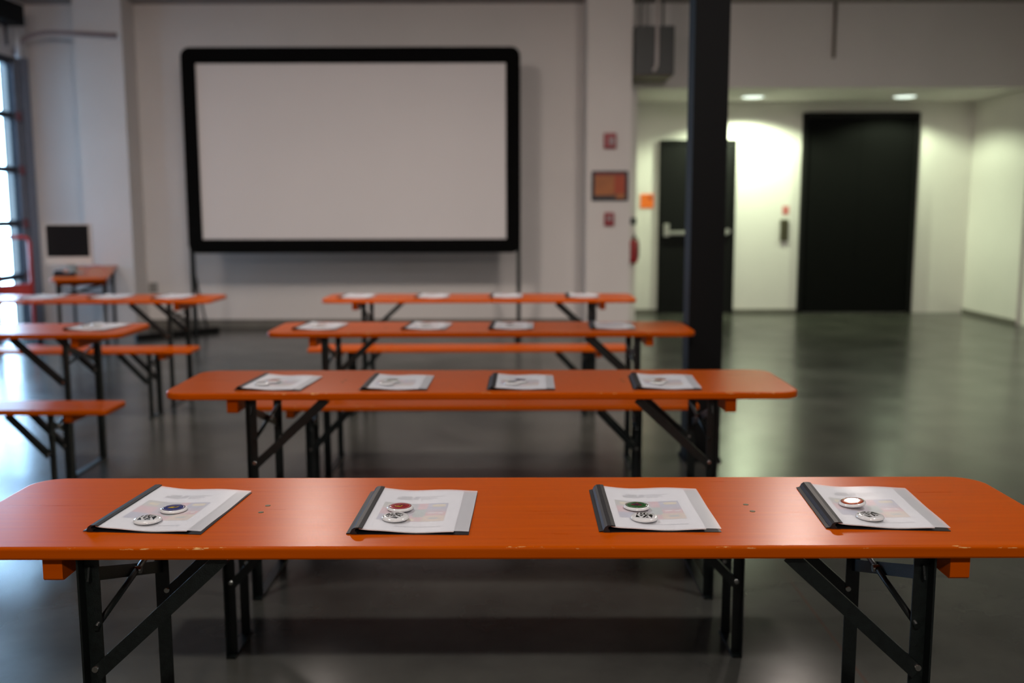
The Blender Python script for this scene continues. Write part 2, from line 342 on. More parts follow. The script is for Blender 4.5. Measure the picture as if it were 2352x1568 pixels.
# black door with panic bar (door_1) and wide black door (door_2)
X0, X1, ZT = 1.955, 2.975, 2.295
d1 = struct(empty('door_1', ((X0+X1)/2, YA, 0)))
hw = (X1-X0)/2
MB().box(-hw, -hw+0.05, -0.05, 0, 0, ZT).box(hw-0.05, hw, -0.05, 0, 0, ZT).box(-hw+0.05, hw-0.05, -0.05, 0, ZT-0.05, ZT).build('door_frame', 'black', d1, bevel=0.004)
leaf = MB().box(-hw+0.052, hw-0.052, -0.035, -0.001, 0.01, ZT-0.055).build('door_leaf', 'blackdoor', d1)
MB().box(-hw+0.07, -hw+0.14, -0.085, -0.035, 1.03, 1.20).box(-hw+0.12, hw-0.14, -0.095, -0.06, 1.055, 1.105).box(hw-0.16, hw-0.11, -0.085, -0.035, 1.05, 1.11).build('push_bar', 'chrome', leaf, bevel=0.008)
MB().rings([[(hw-0.10+0.035*math.cos(t*0.524), y, 1.10+0.035*math.sin(t*0.524)) for t in range(12)] for y in (-0.035, -0.08)]).build('knob', 'chrome', leaf)
X0, X1, ZT = 3.835, 5.375, 2.645
d2 = struct(empty('door_2', ((X0+X1)/2, YA, 0)))
hw = (X1-X0)/2
MB().box(-hw, -hw+0.06, -0.06, 0, 0, ZT).box(hw-0.06, hw, -0.06, 0, 0, ZT).box(-hw+0.06, hw-0.06, -0.06, 0, ZT-0.06, ZT).build('door_frame', 'black', d2, bevel=0.004)
for sx in (-1, 1):
    a, b_ = (-hw+0.062, -0.002) if sx < 0 else (0.002, hw-0.062)
    MB().box(a, b_, -0.03, -0.001, 0.01, ZT-0.065).build('door_leaf', 'velour', d2)

# ---------------------------------------------------------------- column
col = empty('steel_column', (1.066, 5.535, 0))
mb = MB(); h = 0.093
mb.box(-h, h, -h, -h+0.016, 0.012, ZC-0.001).box(-h, h, h-0.016, h, 0.012, ZC-0.001).box(-h, -h+0.012, -h+0.016, h-0.016, 0.012, ZC-0.001).box(h-0.012, h, -h+0.016, h-0.016, 0.012, ZC-0.001)
mb.build('shaft', 'black', col)
MB().box(-h-0.012, h+0.012, -h-0.012, h+0.012, 0, 0.012).build('base_plate', 'black', col)
tag(col, 'tall square black steel column standing on the floor beside the orange tables', 'column')

# ---------------------------------------------------------------- folding tables and benches
def make_furniture(name, L, W, T, H, legx, inset, brx, brz, zA, zB, zC, zD, bat_off, top_name, rad, lw):
    root = empty(name, (0, 0, 0))
    def ol(i): return rrect(-L/2+i, L/2-i, -W/2+i, W/2-i, rad-i, 8)
    mb = MB(); zs = [(0.003, H-T), (0.0, H-T+0.004), (0.0, H-0.007), (0.0005, H-0.0044), (0.0021, H-0.0021), (0.0044, H-0.0005), (0.007, H)]
    mb.rings([[(x, y, z) for x, y in ol(i)] for i, z in zs])
    mb.build(top_name, 'wood', root)
    zb = H-T
    yn, yf = -W/2+inset, W/2-inset
    for sx in (-1, 1):
        X = sx*legx; bx = sx*(legx+bat_off)
        # batten with chamfered ends
        bw, bh, y0, y1 = 0.038, (0.052 if W > 0.4 else 0.042), -W/2+0.03, W/2-0.03
        prof = [(y0, zb), (y1, zb), (y1, zb-bh*0.6), (y1-0.012, zb-bh), (y0+0.004, zb-bh), (y0, zb-bh+0.004)]
        MB().rings([[(bx-bw/2, y, z) for y, z in prof], [(bx+bw/2, y, z) for y, z in prof]]).build('batten', 'wood', root)
        for sy, y in ((-1, yn), (1, yf)):
            pr = [(X-sx*a, y-sy*b) for a, b in angle(lw, 0.005, 1, 1)]
            pr = [(X+sx*(a), y+(-sy)*(b)) for a, b in angle(lw, 0.004, -1, -1)]
            MB().rings([[(a, b, 0.006) for a, b in pr], [(a, b, zb) for a, b in pr]]).build('leg', 'steel', root)
            off = -sx*0.0
            br = MB().bar((X-sx*lw*0.3, y, brz), (X-sx*brx, y, zb-0.005), angle(lw*0.9, 0.004), up=(0, 1, 0)).build('brace', 'steel', root)
            MB().tube([(X-sx*0.01, y-lw*0.62, brz+0.012), (X-sx*0.01, y+lw*0.2, brz+0.012)], 0.006).build('bolt', 'zinc', br)
        MB().box(X-lw/2, X+lw/2, yn-lw/2, yf+lw/2, 0, 0.008).build('foot_bar', 'steel', root)
        MB().bar((X, yn, zA), (X, yf, zB), rect(0.004, lw*0.85)).build('cross_bar', 'steel', root)
        rd = MB().tube([(X-sx*0.008, yn, zC), (X-sx*0.008, yf, zD)], 0.0065).build('diagonal_rod', 'steel', root)
        # rivet where the rod crosses the bar
        tt = (zA-zC)/((zA-zC)+(zD-zB)); ym = yn+(yf-yn)*tt; zm = zA+(zB-zA)*tt
        MB().tube([(X-sx*0.018, ym, zm), (X+sx*0.012, ym, zm)], 0.008).build('bolt', 'zinc', rd)
        if W > 0.4:
            for dx, dy in ((0.30, 0.03), (0.297, -0.018)):
                MB().lathe([(0.006, H-0.001), (0.006, H+0.0004), (0.0045, H+0.0007)], 14, cx=X-sx*dx, cy=dy-0.01).build('screw', 'brass', root)
    return root
def table(): return make_furniture('folding_table', 2.25, 0.5, 0.025, 0.77, 0.82, 0.045, 0.27, 0.50, 0.70, 0.565, 0.59, 0.655, 0.062, 'tabletop', 0.075, 0.032)
def bench(): return make_furniture('folding_bench', 2.18, 0.25, 0.025, 0.47, 0.80, 0.035, 0.20, 0.24, 0.40, 0.33, 0.34, 0.40, 0.09, 'seat', 0.03, 0.030)
t0 = table(); b0 = bench()
TG, BG = 'orange folding tables of the classroom', 'orange folding benches between the tables'
tables = [  # centre x, front y, rz, label
    (-0.012, 1.83, 0, 'nearest orange folding table, in sharp focus across the whole foreground'),
    (-0.108, 3.43, 0, 'second orange folding table from the front, light glare on its right end'),
    (-0.162, 5.135, 0, 'third orange folding table from the front, its right end touching the black column'),
    (-0.236, 7.02, 0, 'farthest orange folding table of the middle block, below the projection screen'),
    (-3.156, 5.10, 0, 'orange folding table at left edge carrying one clear booklet, washed out by window glare'),
    (-3.265, 7.01, 0, 'orange folding table of the left block with three booklets, in front of the computer table')]
for i, (x, yf, rz, lab) in enumerate(tables):
    o = t0 if i == 0 else copy_tree(t0)
    o.location = (x, yf+0.25, 0); o.rotation_euler.z = rz; tag(o, lab, 'table', TG)
o = copy_tree(t0); o.location = (-4.40, 10.32, 0); o.rotation_euler.z = math.radians(109)
tag(o, 'orange folding table set end-on that carries the white computer', 'table', TG)
benches = [
    (-0.09, 2.965, 0, 'orange folding bench hidden behind the nearest table, only its dark legs showing below'),
    (-0.186, 4.70, 0, 'orange folding bench seen just under the front edge of the second table'),
    (-0.30, 6.66, 0, 'orange folding bench seen under the third table, before the farthest table'),
    (-3.00, 4.61, 0, 'orange folding bench cut by the left edge of the frame, lowest one there'),
    (-3.25, 6.60, 0, 'orange folding bench of the left block in front of the three-booklet table')]
for i, (x, yf, rz, lab) in enumerate(benches):
    o = b0 if i == 0 else copy_tree(b0)
    o.location = (x, yf+0.125, 0); tag(o, lab, 'bench', BG)

# ---------------------------------------------------------------- booklets
BW, BD = 0.235, 0.295
def zs(u, v):    # height of the sheet: raised at the binder, gently wavy
    return 0.0048 + 0.0075*math.exp(-(u/0.030)**1.0) + 0.0014*math.sin(u*40+v*6)*min(1, u/0.05) + 0.0006*math.sin(v*30)*min(1, u/0.05)
def make_booklet():
    root = empty('bound_booklet', (0, 0, 0))
    ox, oy_ = -BW/2+0.012, -BD/2
    # back cover
    mb = MB(); mb.box(ox-0.012, ox+BW-0.012, oy_, oy_+BD, 0, 0.0010); mb.build('back_cover', 'backcover', root)
    def sheet(u0, u1, v0, v1, dz0, dz1, nu=26, nv=14, drop=None):
        mb = MB(); g = []
        for k, dz in enumerate((dz0, dz1)):
            for i in range(nu+1):
                for j in range(nv+1):
                    u = u0+(u1-u0)*i/nu; v = v0+(v1-v0)*j/nv
                    z = zs(u, v)*1.0 + dz if not (k == 0 and drop is not None) else drop
                    g.append((ox+u, oy_+v, z))
        n = (nu+1)*(nv+1); fs = []
        I = lambda k, i, j: k*n+i*(nv+1)+j
        for i in range(nu):
            for j in range(nv):
                fs.append((I(1, i, j), I(1, i+1, j), I(1, i+1, j+1), I(1, i, j+1)))
                fs.append((I(0, i, j), I(0, i, j+1), I(0, i+1, j+1), I(0, i+1, j)))
        for i in range(nu):
            fs.append((I(0, i, 0), I(0, i+1, 0), I(1, i+1, 0), I(1, i, 0))); fs.append((I(0, i, nv), I(1, i, nv), I(1, i+1, nv), I(0, i+1, nv)))
        for j in range(nv):
            fs.append((I(0, 0, j), I(1, 0, j), I(1, 0, j+1), I(0, 0, j+1))); fs.append((I(0, nu, j), I(0, nu, j+1), I(1, nu, j+1), I(1, nu, j)))
        mb.add(g, fs, smooth=False); return mb
    pu1 = 0.193
    pg = sheet(0.004, pu1, 0.004, BD-0.006, -0.0016, -0.0004)
    pages = pg.build('pages', 'page', root)
    # printed front page: pale collage, logo block and lines of text
    mb = MB()
    def patch(u0, u1, v0, v1, m, dz, nu=4, skew=0):
        g = []; fs = []
        for i in range(nu+1):
            for j in (0, 1, 2):
                u = u0+(u1-u0)*i/nu; v = v0+(v1-v0)*j/2; g.append((ox+u+skew*j/2, oy_+v, zs(u, v)+dz))
        for i in range(nu):
            for j in (0, 1): a = i*3+j; fs.append((a, a+3, a+4, a+1))
        mb.add(g, fs, m)
    A, Bv = 0.028, 0.070        # collage origin
    cells = [(0.000, 0.035, 0.085, 0.125, 'ink_olive'), (0.035, 0.075, 0.085, 0.125, 'ink_grey'), (0.075, 0.095, 0.085, 0.125, 'ink_pink'),
             (0.095, 0.138, 0.085, 0.125, 'ink_blue'), (0.000, 0.040, 0.040, 0.085, 'ink_pink'), (0.040, 0.070, 0.040, 0.085, 'ink_mauve'),
             (0.070, 0.095, 0.030, 0.085, 'ink_green'), (0.095, 0.138, 0.065, 0.085, 'ink_mauve'), (0.095, 0.138, 0.040, 0.065, 'ink_red'),
             (0.000, 0.040, 0.000, 0.040, 'ink_blue'), (0.040, 0.070, 0.000, 0.040, 'ink_pink'), (0.070, 0.090, 0.000, 0.030, 'ink_red'), (0.090, 0.138, 0.000, 0.040, 'ink_tan')]
    for a, b_, c, d_, m in cells: patch(A+a, A+b_, Bv+c, Bv+d_, m, 0.0002)
    for a, b_, c, d_, m in [(0.105, 0.133, 0.100, 0.116, 'ink_yellow'), (0.010, 0.030, 0.096, 0.112, 'ink_yellow'), (0.058, 0.076, 0.004, 0.018, 'ink_yellow'),
                            (0.105, 0.125, 0.015, 0.024, 'ink_green'), (0.100, 0.116, 0.055, 0.060, 'ink_white'), (0.122, 0.132, 0.052, 0.058, 'ink_white'), (0.008, 0.026, 0.050, 0.066, 'ink_red')]:
        patch(A+a, A+b_, Bv+c, Bv+d_, m, 0.0004)
    patch(0.060, 0.084, 0.222, 0.246, 'ink_grey', 0.0002, skew=-0.003); patch(0.084, 0.096, 0.226, 0.246, 'ink_text', 0.0002, skew=0.004); patch(0.050, 0.060, 0.222, 0.236, 'ink_grey', 0.0002)
    for k in range(4):
        n = (0.046, 0.030, 0.036, 0.026)[k]; u = 0.102
        while u < 0.102+n: l = random.uniform(0.004, 0.009); patch(u, u+l, 0.243-k*0.0065, 0.2455-k*0.0065, 'ink_text', 0.0002, 1); u += l+0.0015
    u = 0.070
    while u < 0.165: l = random.uniform(0.004, 0.010); patch(u, u+l, 0.034, 0.0375, 'ink_text', 0.0002, 1); u += l+0.002
    mb.open = False
    mb.build('cover_print', None, pages)
    # frosted film over everything
    sheet(0.004, BW-0.012, 0.002, BD-0.002, 0.0011, 0.0014).build('front_cover', 'film', root)
    # slide binder along the left side
    prof = [(-0.012, 0.0012), (-0.0125, 0.0035), (-0.009, 0.0105), (-0.004, 0.0140), (0.004, 0.0146), (0.0115, 0.0136), (0.0122, 0.0126), (0.004, 0.0128), (-0.002, 0.0110), (-0.003, 0.0075), (0.001, 0.0035), (0.001, 0.0012)]
    sp_ = MB().rings([[(ox+x, y, z) for x, z in prof] for y in (oy_-0.001, oy_+BD+0.001)]).build('spine_bar', 'spine', root)
    mb = MB(); mb.add([(ox-0.0205, oy_, 0.0016), (ox-0.004, oy_, 0.0050), (ox-0.004, oy_+BD, 0.0050), (ox-0.0205, oy_+BD, 0.0016), (ox-0.0205, oy_, 0.0008), (ox-0.004, oy_, 0.0042), (ox-0.004, oy_+BD, 0.0042), (ox-0.0205, oy_+BD, 0.0008)],
                      [(0, 1, 2, 3), (7, 6, 5, 4), (0, 4, 5, 1), (1, 5, 6, 2), (2, 6, 7, 3), (3, 7, 4, 0)])
    mb.build('spine_flap', 'spine', sp_)
    return root
bk0 = make_booklet()
HT = 0.77
books = [
 (-0.722, 2.062, -5, 'clear-fronted booklet with dark spine at left end of the nearest table, blue button on top', 'booklets on the nearest table'),
 (-0.200, 2.050, -1.5, 'clear-fronted booklet second from left on the nearest table, red button on top', 'booklets on the nearest table'),
 (0.300, 2.062, -0.5, 'clear-fronted booklet third from left on the nearest table, green button on top', 'booklets on the nearest table'),
 (0.768, 2.072, -4.5, 'clear-fronted booklet at right end of the nearest table, orange button on top', 'booklets on the nearest table')]
for k, (x, r, w_) in enumerate(((-0.854, -5, 'leftmost'), (-0.418, -1, 'second from left'), (0.037, -1, 'third from left'), (0.563, -3, 'rightmost'))):
    books.append((x, 3.625, r, 'blurred clear-fronted booklet, %s of the four on the second table' % w_, 'booklets on the second table'))
for k, (x, r, w_) in enumerate(((-1.040, -6, 'leftmost'), (-0.460, -5, 'second from left'), (0.000, -2, 'third from left'), (0.545, -2, 'rightmost'))):
    books.append((x, 5.40, r, 'blurred clear-fronted booklet, %s of the four on the third table' % w_, 'booklets on the third table'))
for k, (x, r, w_) in enumerate(((-1.13, -3, 'leftmost'), (-0.58, -2, 'second from left'), (-0.04, -2, 'third from left'), (0.515, -2, 'rightmost'))):
    books.append((x, 7.28, r, 'small blurred white booklet, %s of the four on the farthest middle table' % w_, 'booklets on the farthest middle table'))
books += [(-2.255, 5.395, -8, 'white booklet with two buttons, alone on the table at the left edge', 'booklets on the left table'),
          (-3.420, 7.27, -3, 'bluish white booklet near the window, leftmost of the left rear table', 'booklets on the left rear table'),
          (-2.930, 7.28, -3, 'bluish white booklet in the middle of the left rear table', 'booklets on the left rear table'),
          (-2.470, 7.28, -4, 'bluish white booklet nearest the right end of the left rear table', 'booklets on the left rear table')]
book_objs = []
for i, (x, y, r, lab, g) in enumerate(books):
    o = bk0 if i == 0 else copy_tree(bk0)
    o.location = (x, y, HT+0.0002); o.rotation_euler.z = math.radians(r); tag(o, lab, 'booklet', g); book_objs.append(o)

# ---------------------------------------------------------------- pin buttons
RB = 0.0282
def dome(r): r = min(r/RB, 1); return 0.0074 - 0.0004*r**2 - 0.0028*r**10
def make_button(name, face, motif):
    root = empty(name, (0, 0, 0))
    prof = [(0.0235, 0.0), (0.0268, 0.0006), (RB, 0.0026)] + [(RB*math.cos(a), 0.0026+0.0019*math.sin(a)) for a in (0.15, 0.28)]
    prof = [(0.020, 0.0), (0.0262, 0.0004), (0.0280, 0.0016), (RB, 0.0030), (0.0276, 0.0044)] + [(r, dome(r)) for r in (0.0265, 0.0250, 0.022, 0.018, 0.012, 0.006, 0.0005)]
    MB().lathe(prof, 48).build('button_body', 'btn_white', root)
    if face:
        rr = [0.0238, 0.020, 0.015, 0.009, 0.0005]
        mb = MB(); mb.lathe([(r, dome(r)+0.00012) for r in rr], 48, face)
        if motif != 'plain':   # thin pale ring near the rim
            lr = 'btn_lightring'
            n = 48; rs = [[(r*math.cos(t*2*math.pi/n), r*math.sin(t*2*math.pi/n), dome(r)+0.00020) for t in range(n)] for r in (0.0216, 0.0210)]
            mb.rings(rs, lr, cap=False, smooth=True)
        mb.build('button_face', None, root)
    mb = MB()
    def poly(pts, m, lay=0):
        ctr = Vector((sum(p[0] for p in pts)/len(pts), sum(p[1] for p in pts)/len(pts)))
        vs = [(ctr.x, ctr.y, dome(ctr.length)+0.0003+lay*0.00005)] + [(x, y, dome(math.hypot(x, y))+0.0003+lay*0.00005) for x, y in pts]
        n = len(pts); mb.add(vs, [(0, 1+i, 1+(i+1) % n) for i in range(n)], m)
    def ring(cx, cy, r0, r1, a0, a1, m, lay, sy=1):
        n = 14; vs = []; fs = []
        for i in range(n+1):
            a = math.radians(a0+(a1-a0)*i/n)
            for r in (r0, r1):
                x, y = cx+r*math.cos(a), cy+r*sy*math.sin(a); vs.append((x, y, dome(math.hypot(x, y))+0.0003+lay*0.00005))
        for i in range(n): fs.append((2*i, 2*i+1, 2*i+3, 2*i+2))
        mb.add(vs, fs, m)
    if motif == 'emblem':   # black block emblem with letters cut out in white
        s_ = 0.033; q = lambda pts: [((x-0.5)*s_, (y-0.42)*s_) for x, y in pts]
        K, Wt = 'btn_black', 'btn_white'
        poly(q([(0, .56), (.09, .56), (.09, 1), (0, 1)]), K)                       # bar
        poly(q([(.20, .86), (.40, .86), (.36, .98), (.20, .98)]), K)               # counters of the first letter
        poly(q([(.20, .70), (.34, .70), (.34, .80), (.20, .80)]), K)
        poly(q([(.20, .54), (.42, .54), (.42, .62), (.20, .62)]), K)
        poly(q([(.42, .58), (.52, .54), (.52, 1), (.40, 1)]), K)
        poly(q([(.50, .50), (1, .50), (1, 1), (.50, 1)]), K)                       # large corner block
        poly(q([(.74, .50), (1, .50), (1, 0.0)]), K, 1)
        c = ((.68-.5)*s_, (.74-.42)*s_)
        ring(c[0], c[1], .095*s_, .175*s_, 30, 335, Wt, 2)                         # round letter
        poly(q([(.68, .66), (.84, .66), (.84, .73), (.68, .73)]), Wt, 3)
        poly(q([(0, 0), (.26, 0), (.04, .46), (0, .46)]), K)                       # beside the V
        poly(q([(.20, .46), (.44, .46), (.33, .20)]), K)                           # inside the V
        poly(q([(.40, 0), (.54, 0), (.70, .46), (.56, .46)]), K)                   # between V and A
        poly(q([(.64, .16), (.76, .16), (.70, .30)]), K)                           # A
        poly(q([(.60, 0), (.80, 0), (.77, .09), (.63, .09)]), K)
        mb.build('emblem', None, root)
    elif motif == 'swirl':
        ring(-0.003, -0.002, 0.006, 0.0085, 170, 380, 'btn_yellow', 0, 0.8); ring(0.004, 0.002, 0.004, 0.0062, -20, 240, 'btn_dark', 1); ring(-0.001, 0.001, 0.0115, 0.0124, 120, 330, 'btn_dark', 0)
        poly([(-0.010, -0.006), (0.000, -0.010), (0.004, -0.007), (-0.004, -0.003)], 'btn_yellow', 2); mb.build('motif', None, root)
    elif motif == 'bird':
        poly([(-0.012, -0.004), (-0.006, 0.003), (0.000, 0.005), (0.006, 0.002), (0.011, 0.004), (0.008, -0.003), (0.000, -0.007)], 'btn_yellow', 0)
        poly([(-0.002, -0.001), (0.004, 0.004), (0.007, 0.000), (0.002, -0.003)], 'btn_dark', 1); mb.build('motif', None, root)
    elif motif == 'flower':
        for k in range(6):
            a = k*math.pi/3+0.3; c0, s0 = math.cos(a), math.sin(a)
            poly([(0, 0), (0.008*c0-0.004*s0, 0.008*s0+0.004*c0), (0.0145*c0, 0.0145*s0), (0.008*c0+0.004*s0, 0.008*s0-0.004*c0)], 'btn_crimson' if k % 2 else 'btn_dark', 0)
        ring(0, 0, 0.0005, 0.0045, 0, 360, 'btn_violet', 2); mb.build('motif', None, root)
    return root
bt = {k: make_button('pin_button', f, mo) for k, f, mo in (('white', None, 'emblem'), ('blue', 'btn_blue', 'bird'), ('red', 'btn_red', 'swirl'), ('green', 'btn_green', 'flower'), ('orange', 'btn_orange', 'plain'))}
used = set()
BG2, CG2 = 'white emblem buttons on the booklets', 'coloured picture buttons on the booklets'
def surf(x, y):      # height of the film at a point, and the booklet it lies on
    for (bx, by, r, l, g) in books:
        a = -math.radians(r); dx, dy = x-bx, y-by
        lx, ly = dx*math.cos(a)-dy*math.sin(a), dx*math.sin(a)+dy*math.cos(a)
        if abs(lx) < BW/2 and abs(ly) < BD/2:
            u, v = lx+BW/2-0.012, ly+BD/2
            return HT+0.0002+max(zs(u+du, v+dv) for du in (-.024, 0, .024) for dv in (-.024, 0, .024))+0.0015
    return HT
def button(kind, x, y, rz, lab, tiltx=0, tilty=0):
    o = bt[kind] if kind not in used else copy_tree(bt[kind]); used.add(kind)
    o.location = (x, y, surf(x, y)+abs(math.sin(math.radians(tiltx)))*0.026+abs(math.sin(math.radians(tilty)))*0.026); o.rotation_euler = (math.radians(tiltx), math.radians(tilty), math.radians(rz))
    tag(o, lab, 'button', BG2 if kind == 'white' else CG2)
button('white', -0.745, 1.968, 0, 'white pin button with black emblem on the leftmost booklet of the nearest table')
button('blue', -0.718, 2.046, 10, 'blue pin button with yellow motif on the nearest table')
button('white', -0.240, 1.976, 62, 'white pin button with black emblem turned sideways beside the red button')
button('red', -0.238, 2.046, 0, 'red pin button with yellow swirl on the nearest table')
button('white', 0.270, 1.972, -12, 'white pin button with black emblem below the green button')
button('green', 0.264, 2.050, 0, 'green pin button with dark crimson flower on the nearest table')
button('white', 0.734, 1.978, 28, 'white pin button with black emblem on the rightmost booklet beside the orange button')
button('orange', 0.727, 2.064, 0, 'shiny plain orange pin button mirroring a white lamp', 1.0, -6.0)
for x, lab in ((-0.905, 'leftmost'), (-0.455, 'second from left'), (0.000, 'third from left'), (0.525, 'rightmost')):
    button('white', x, 3.555, 20, 'blurred white pin button on the %s booklet of the second table' % lab)
for x, k, lab in ((-0.880, 'orange', 'rust'), (-0.442, 'green', 'dark green'), (0.030, 'blue', 'dark blue'), (0.545, 'red', 'dark red')):
    button(k, x, 3.622, 0, 'blurred %s pin button on a booklet of the second table' % lab)
for x, lab in ((-1.060, 'leftmost'), (-0.490, 'second from left'), (-0.030, 'third from left')):
    button('white', x, 5.35, 0, 'tiny blurred white pin button on the %s booklet of the third table' % lab)
for x, k, lab in ((-1.045, 'orange', 'rust'), (-0.470, 'green', 'dark green'), (-0.012, 'blue', 'dark blue')):
    button(k, x, 5.415, 0, 'tiny blurred %s pin button on a booklet of the third table' % lab)
button('white', -2.300, 5.345, 0, 'blurred white pin button on the left table\'s booklet')
button('green', -2.275, 5.42, 0, 'blurred dark green pin button on the left table\'s booklet')

# ---------------------------------------------------------------- projection screen
SY = 11.0
sc = empty('projection_screen', (-1.728, SY, 0))
hw, z0, z1 = 1.823, 0.925, 3.125
outer = rrect(-hw, hw, z0, z1, 0.10, 8)
inner = rrect(-hw+0.155, hw-0.155, z0+0.150, z1-0.165, 0.004, 8)
def bow(x, z, inner_):   # fabric border pulled in slightly between its corners
    k = (x/hw)**2; return z-(1-k)*0.018*(1 if z > 2 else -1)*(1 if inner_ else 0)
mb = MB(); mb.rings([[(x, 0.02, z) for x, z in outer], [(x, -0.02, z) for x, z in outer], [(x, -0.022, bow(x, z, True)) for x, z in inner], [(x, 0.0, bow(x, z, True)) for x, z in inner]], cap=False)
mb.build('border_frame', 'velour', sc)
MB().box(-hw+0.12, hw-0.12, 0.0, 0.006, z0+0.12, z1-0.13).build('screen_fabric', 'screen', sc)
for sx in (-1, 1):
    lg = MB().box(sx*(hw-0.02)-0.022, sx*(hw-0.02)+0.022, 0.021, 0.060, 0.03, z1-0.2).build('leg', 'steel', sc)
    if sx < 0: p0, p1 = (-hw-0.52, -0.32, 0.03), (-hw+0.16, 0.42, 0.03)
    else: p0, p1 = (hw-0.04, -0.45, 0.03), (hw+0.0, 0.5, 0.03)
    MB().bar(p0, p1, rect(0.05, 0.06)).build('foot', 'black', lg)
    MB().bar((sx*(hw-0.02), 0.05, 0.75), (sx*(hw-0.02), 0.45, 0.05), rect(0.02, 0.02)).build('stay', 'steel', lg)
tag(sc, 'large white projection screen in a thick black border standing on two thin legs', 'projection screen')

# ---------------------------------------------------------------- computer on the end-on table
mo = empty('desktop_computer', (-4.40, 9.93, HT))
mo.rotation_euler.z = math.radians(4)
prof = lambda x0, x1, y0, y1: None
sh = MB().rings([[(x, y, z) for x, z in rrect(-0.225, 0.225, 0.095, 0.500, 0.012, 4)] for y in (-0.02, 0.02)]).build('housing', 'whiteplastic', mo)
MB().box(-0.206, 0.206, -0.0225, -0.0195, 0.172, 0.485).build('display', 'monitor', mo)
MB().bar((0, 0.0, 0.16), (0, 0.09, 0.012), rect(0.09, 0.012)).box(-0.10, 0.10, -0.06, 0.12, 0, 0.012).build('stand', 'chrome', mo)
tag(mo, 'white desktop computer with dark display standing on the end-on orange table', 'computer')
k = MB().box(-0.09, 0.09, -0.05, 0.05, 0, 0.035).box(-0.085, -0.03, -0.045, 0.045, 0.035, 0.055).build('desk_telephone', 'gasket', loc=(-4.32, 9.62, HT), bevel=0.006)
tag(k, 'dark telephone lying in front of the white computer', 'telephone')
pts = [(0.20+0.10*math.cos(a), 0.05+0.03*math.sin(a), 0.012+0.07*abs(math.sin(a))) for a in [math.radians(x) for x in range(0, 181, 15)]]
k = MB().tube(pts, 0.006).build('cable', 'pink', loc=(-4.39, 9.98, HT-0.006)); tag(k, 'reddish cable looping on the table right of the computer', 'cable')

# red hand truck by the glazed door
ht = empty('hand_truck', (-5.02, 10.05, 0)); ht.rotation_euler.z = math.radians(52)
r_ = 0.02
pts = [(-0.17, 0.0, 0.10), (-0.17, 0.0, 1.08)] + [(-0.17+0.05*(1-math.cos(a)), 0, 1.08+0.05*math.sin(a)) for a in (0.5, 1.0, 1.57)] + [(0.12, 0, 1.13)] + [(0.12+0.05*math.sin(a), 0, 1.08+0.05*math.cos(a)) for a in (0.5, 1.0, 1.57)] + [(0.17, 0, 0.10)]
MB().tube(pts, r_).build('tube_frame', 'redframe', ht)
MB().box(-0.15, 0.15, -0.012, 0.012, 0.50, 0.66).build('cross_plate', 'redframe', ht)
MB().box(-0.19, 0.19, -0.20, 0.02, 0.012, 0.024).build('toe_plate', 'redframe', ht)
for sx in (-1, 1):
    rs = [[(x, 0.09+0.10*math.cos(t*math.pi/10), 0.10+0.10*math.sin(t*math.pi/10)) for t in range(20)] for x in (sx*0.20, sx*0.25)]
    MB().rings(rs, smooth=False).build('wheel', 'black', ht)
MB().tube([(-0.24, 0.09, 0.10), (0.24, 0.09, 0.10)], 0.010).bar((-0.17, 0.09, 0.10), (-0.17, 0.0, 0.14), rect(0.02, 0.02)).bar((0.17, 0.09, 0.10), (0.17, 0.0, 0.14), rect(0.02, 0.02)).build('axle', 'redframe', ht)
tag(ht, 'red tubular hand truck standing upright by the bright glazed door', 'hand truck')

# ---------------------------------------------------------------- things on the walls
PY = 11.3
def fix(name, x, y, z, label, cat, group=None): o = empty(name, (x, y, z)); tag(o, label, cat, group); return o
a = fix('fire_alarm', 1.095, PY, 2.15, 'red fire alarm strobe high on the white pier above the framed panel', 'fire alarm')
MB().box(-0.068, 0.068, -0.05, 0, -0.085, 0.085).build('housing', 'alarm', a, bevel=0.012); MB().box(-0.012, 0.045, -0.075, -0.05, -0.045, 0.035).build('strobe_lens', 'lens', a, bevel=0.008)
a = fix('alarm_pull_station', 1.095, PY, 1.285, 'small red alarm pull station on the white pier below the framed panel', 'fire alarm')
MB().box(-0.055, 0.055, -0.045, 0, -0.075, 0.075).build('housing', 'alarm', a, bevel=0.01); MB().box(-0.033, 0.033, -0.06, -0.045, -0.012, 0.035).build('pull_handle', 'lens', a, bevel=0.004)
a = fix('framed_panel', 1.100, PY, 1.655, 'orange display panel in a dark frame on the white pier', 'sign')
MB().box(-0.205, 0.205, -0.03, 0, -0.165, 0.165).build('frame', 'gasket', a, bevel=0.01)
M['panel_a'] = mat('burnt_orange_print', (0.42, 0.13, 0.03), 0.5, noise=(6, 0.15)); M['panel_b'] = mat('red_orange_print', (0.42, 0.055, 0.01), 0.5, noise=(6, 0.15)); M['panel_c'] = mat('dark_strip', (0.04, 0.03, 0.03), 0.5, noise=(6, 0.1)); M['panel_d'] = mat('deep_red_print', (0.22, 0.02, 0.012), 0.5, noise=(6, 0.15))
MB().box(-0.172, 0.05, -0.033, -0.03, -0.105, 0.115, 'panel_a').box(0.05, 0.168, -0.033, -0.03, -0.085, 0.115, 'panel_b').box(-0.172, 0.168, -0.033, -0.03, 0.115, 0.145, 'panel_d').box(-0.172, 0.065, -0.033, -0.03, -0.140, -0.105, 'panel_c').box(0.065, 0.168, -0.033, -0.03, -0.140, -0.085, 'panel_a').build('printed_face', None, a)
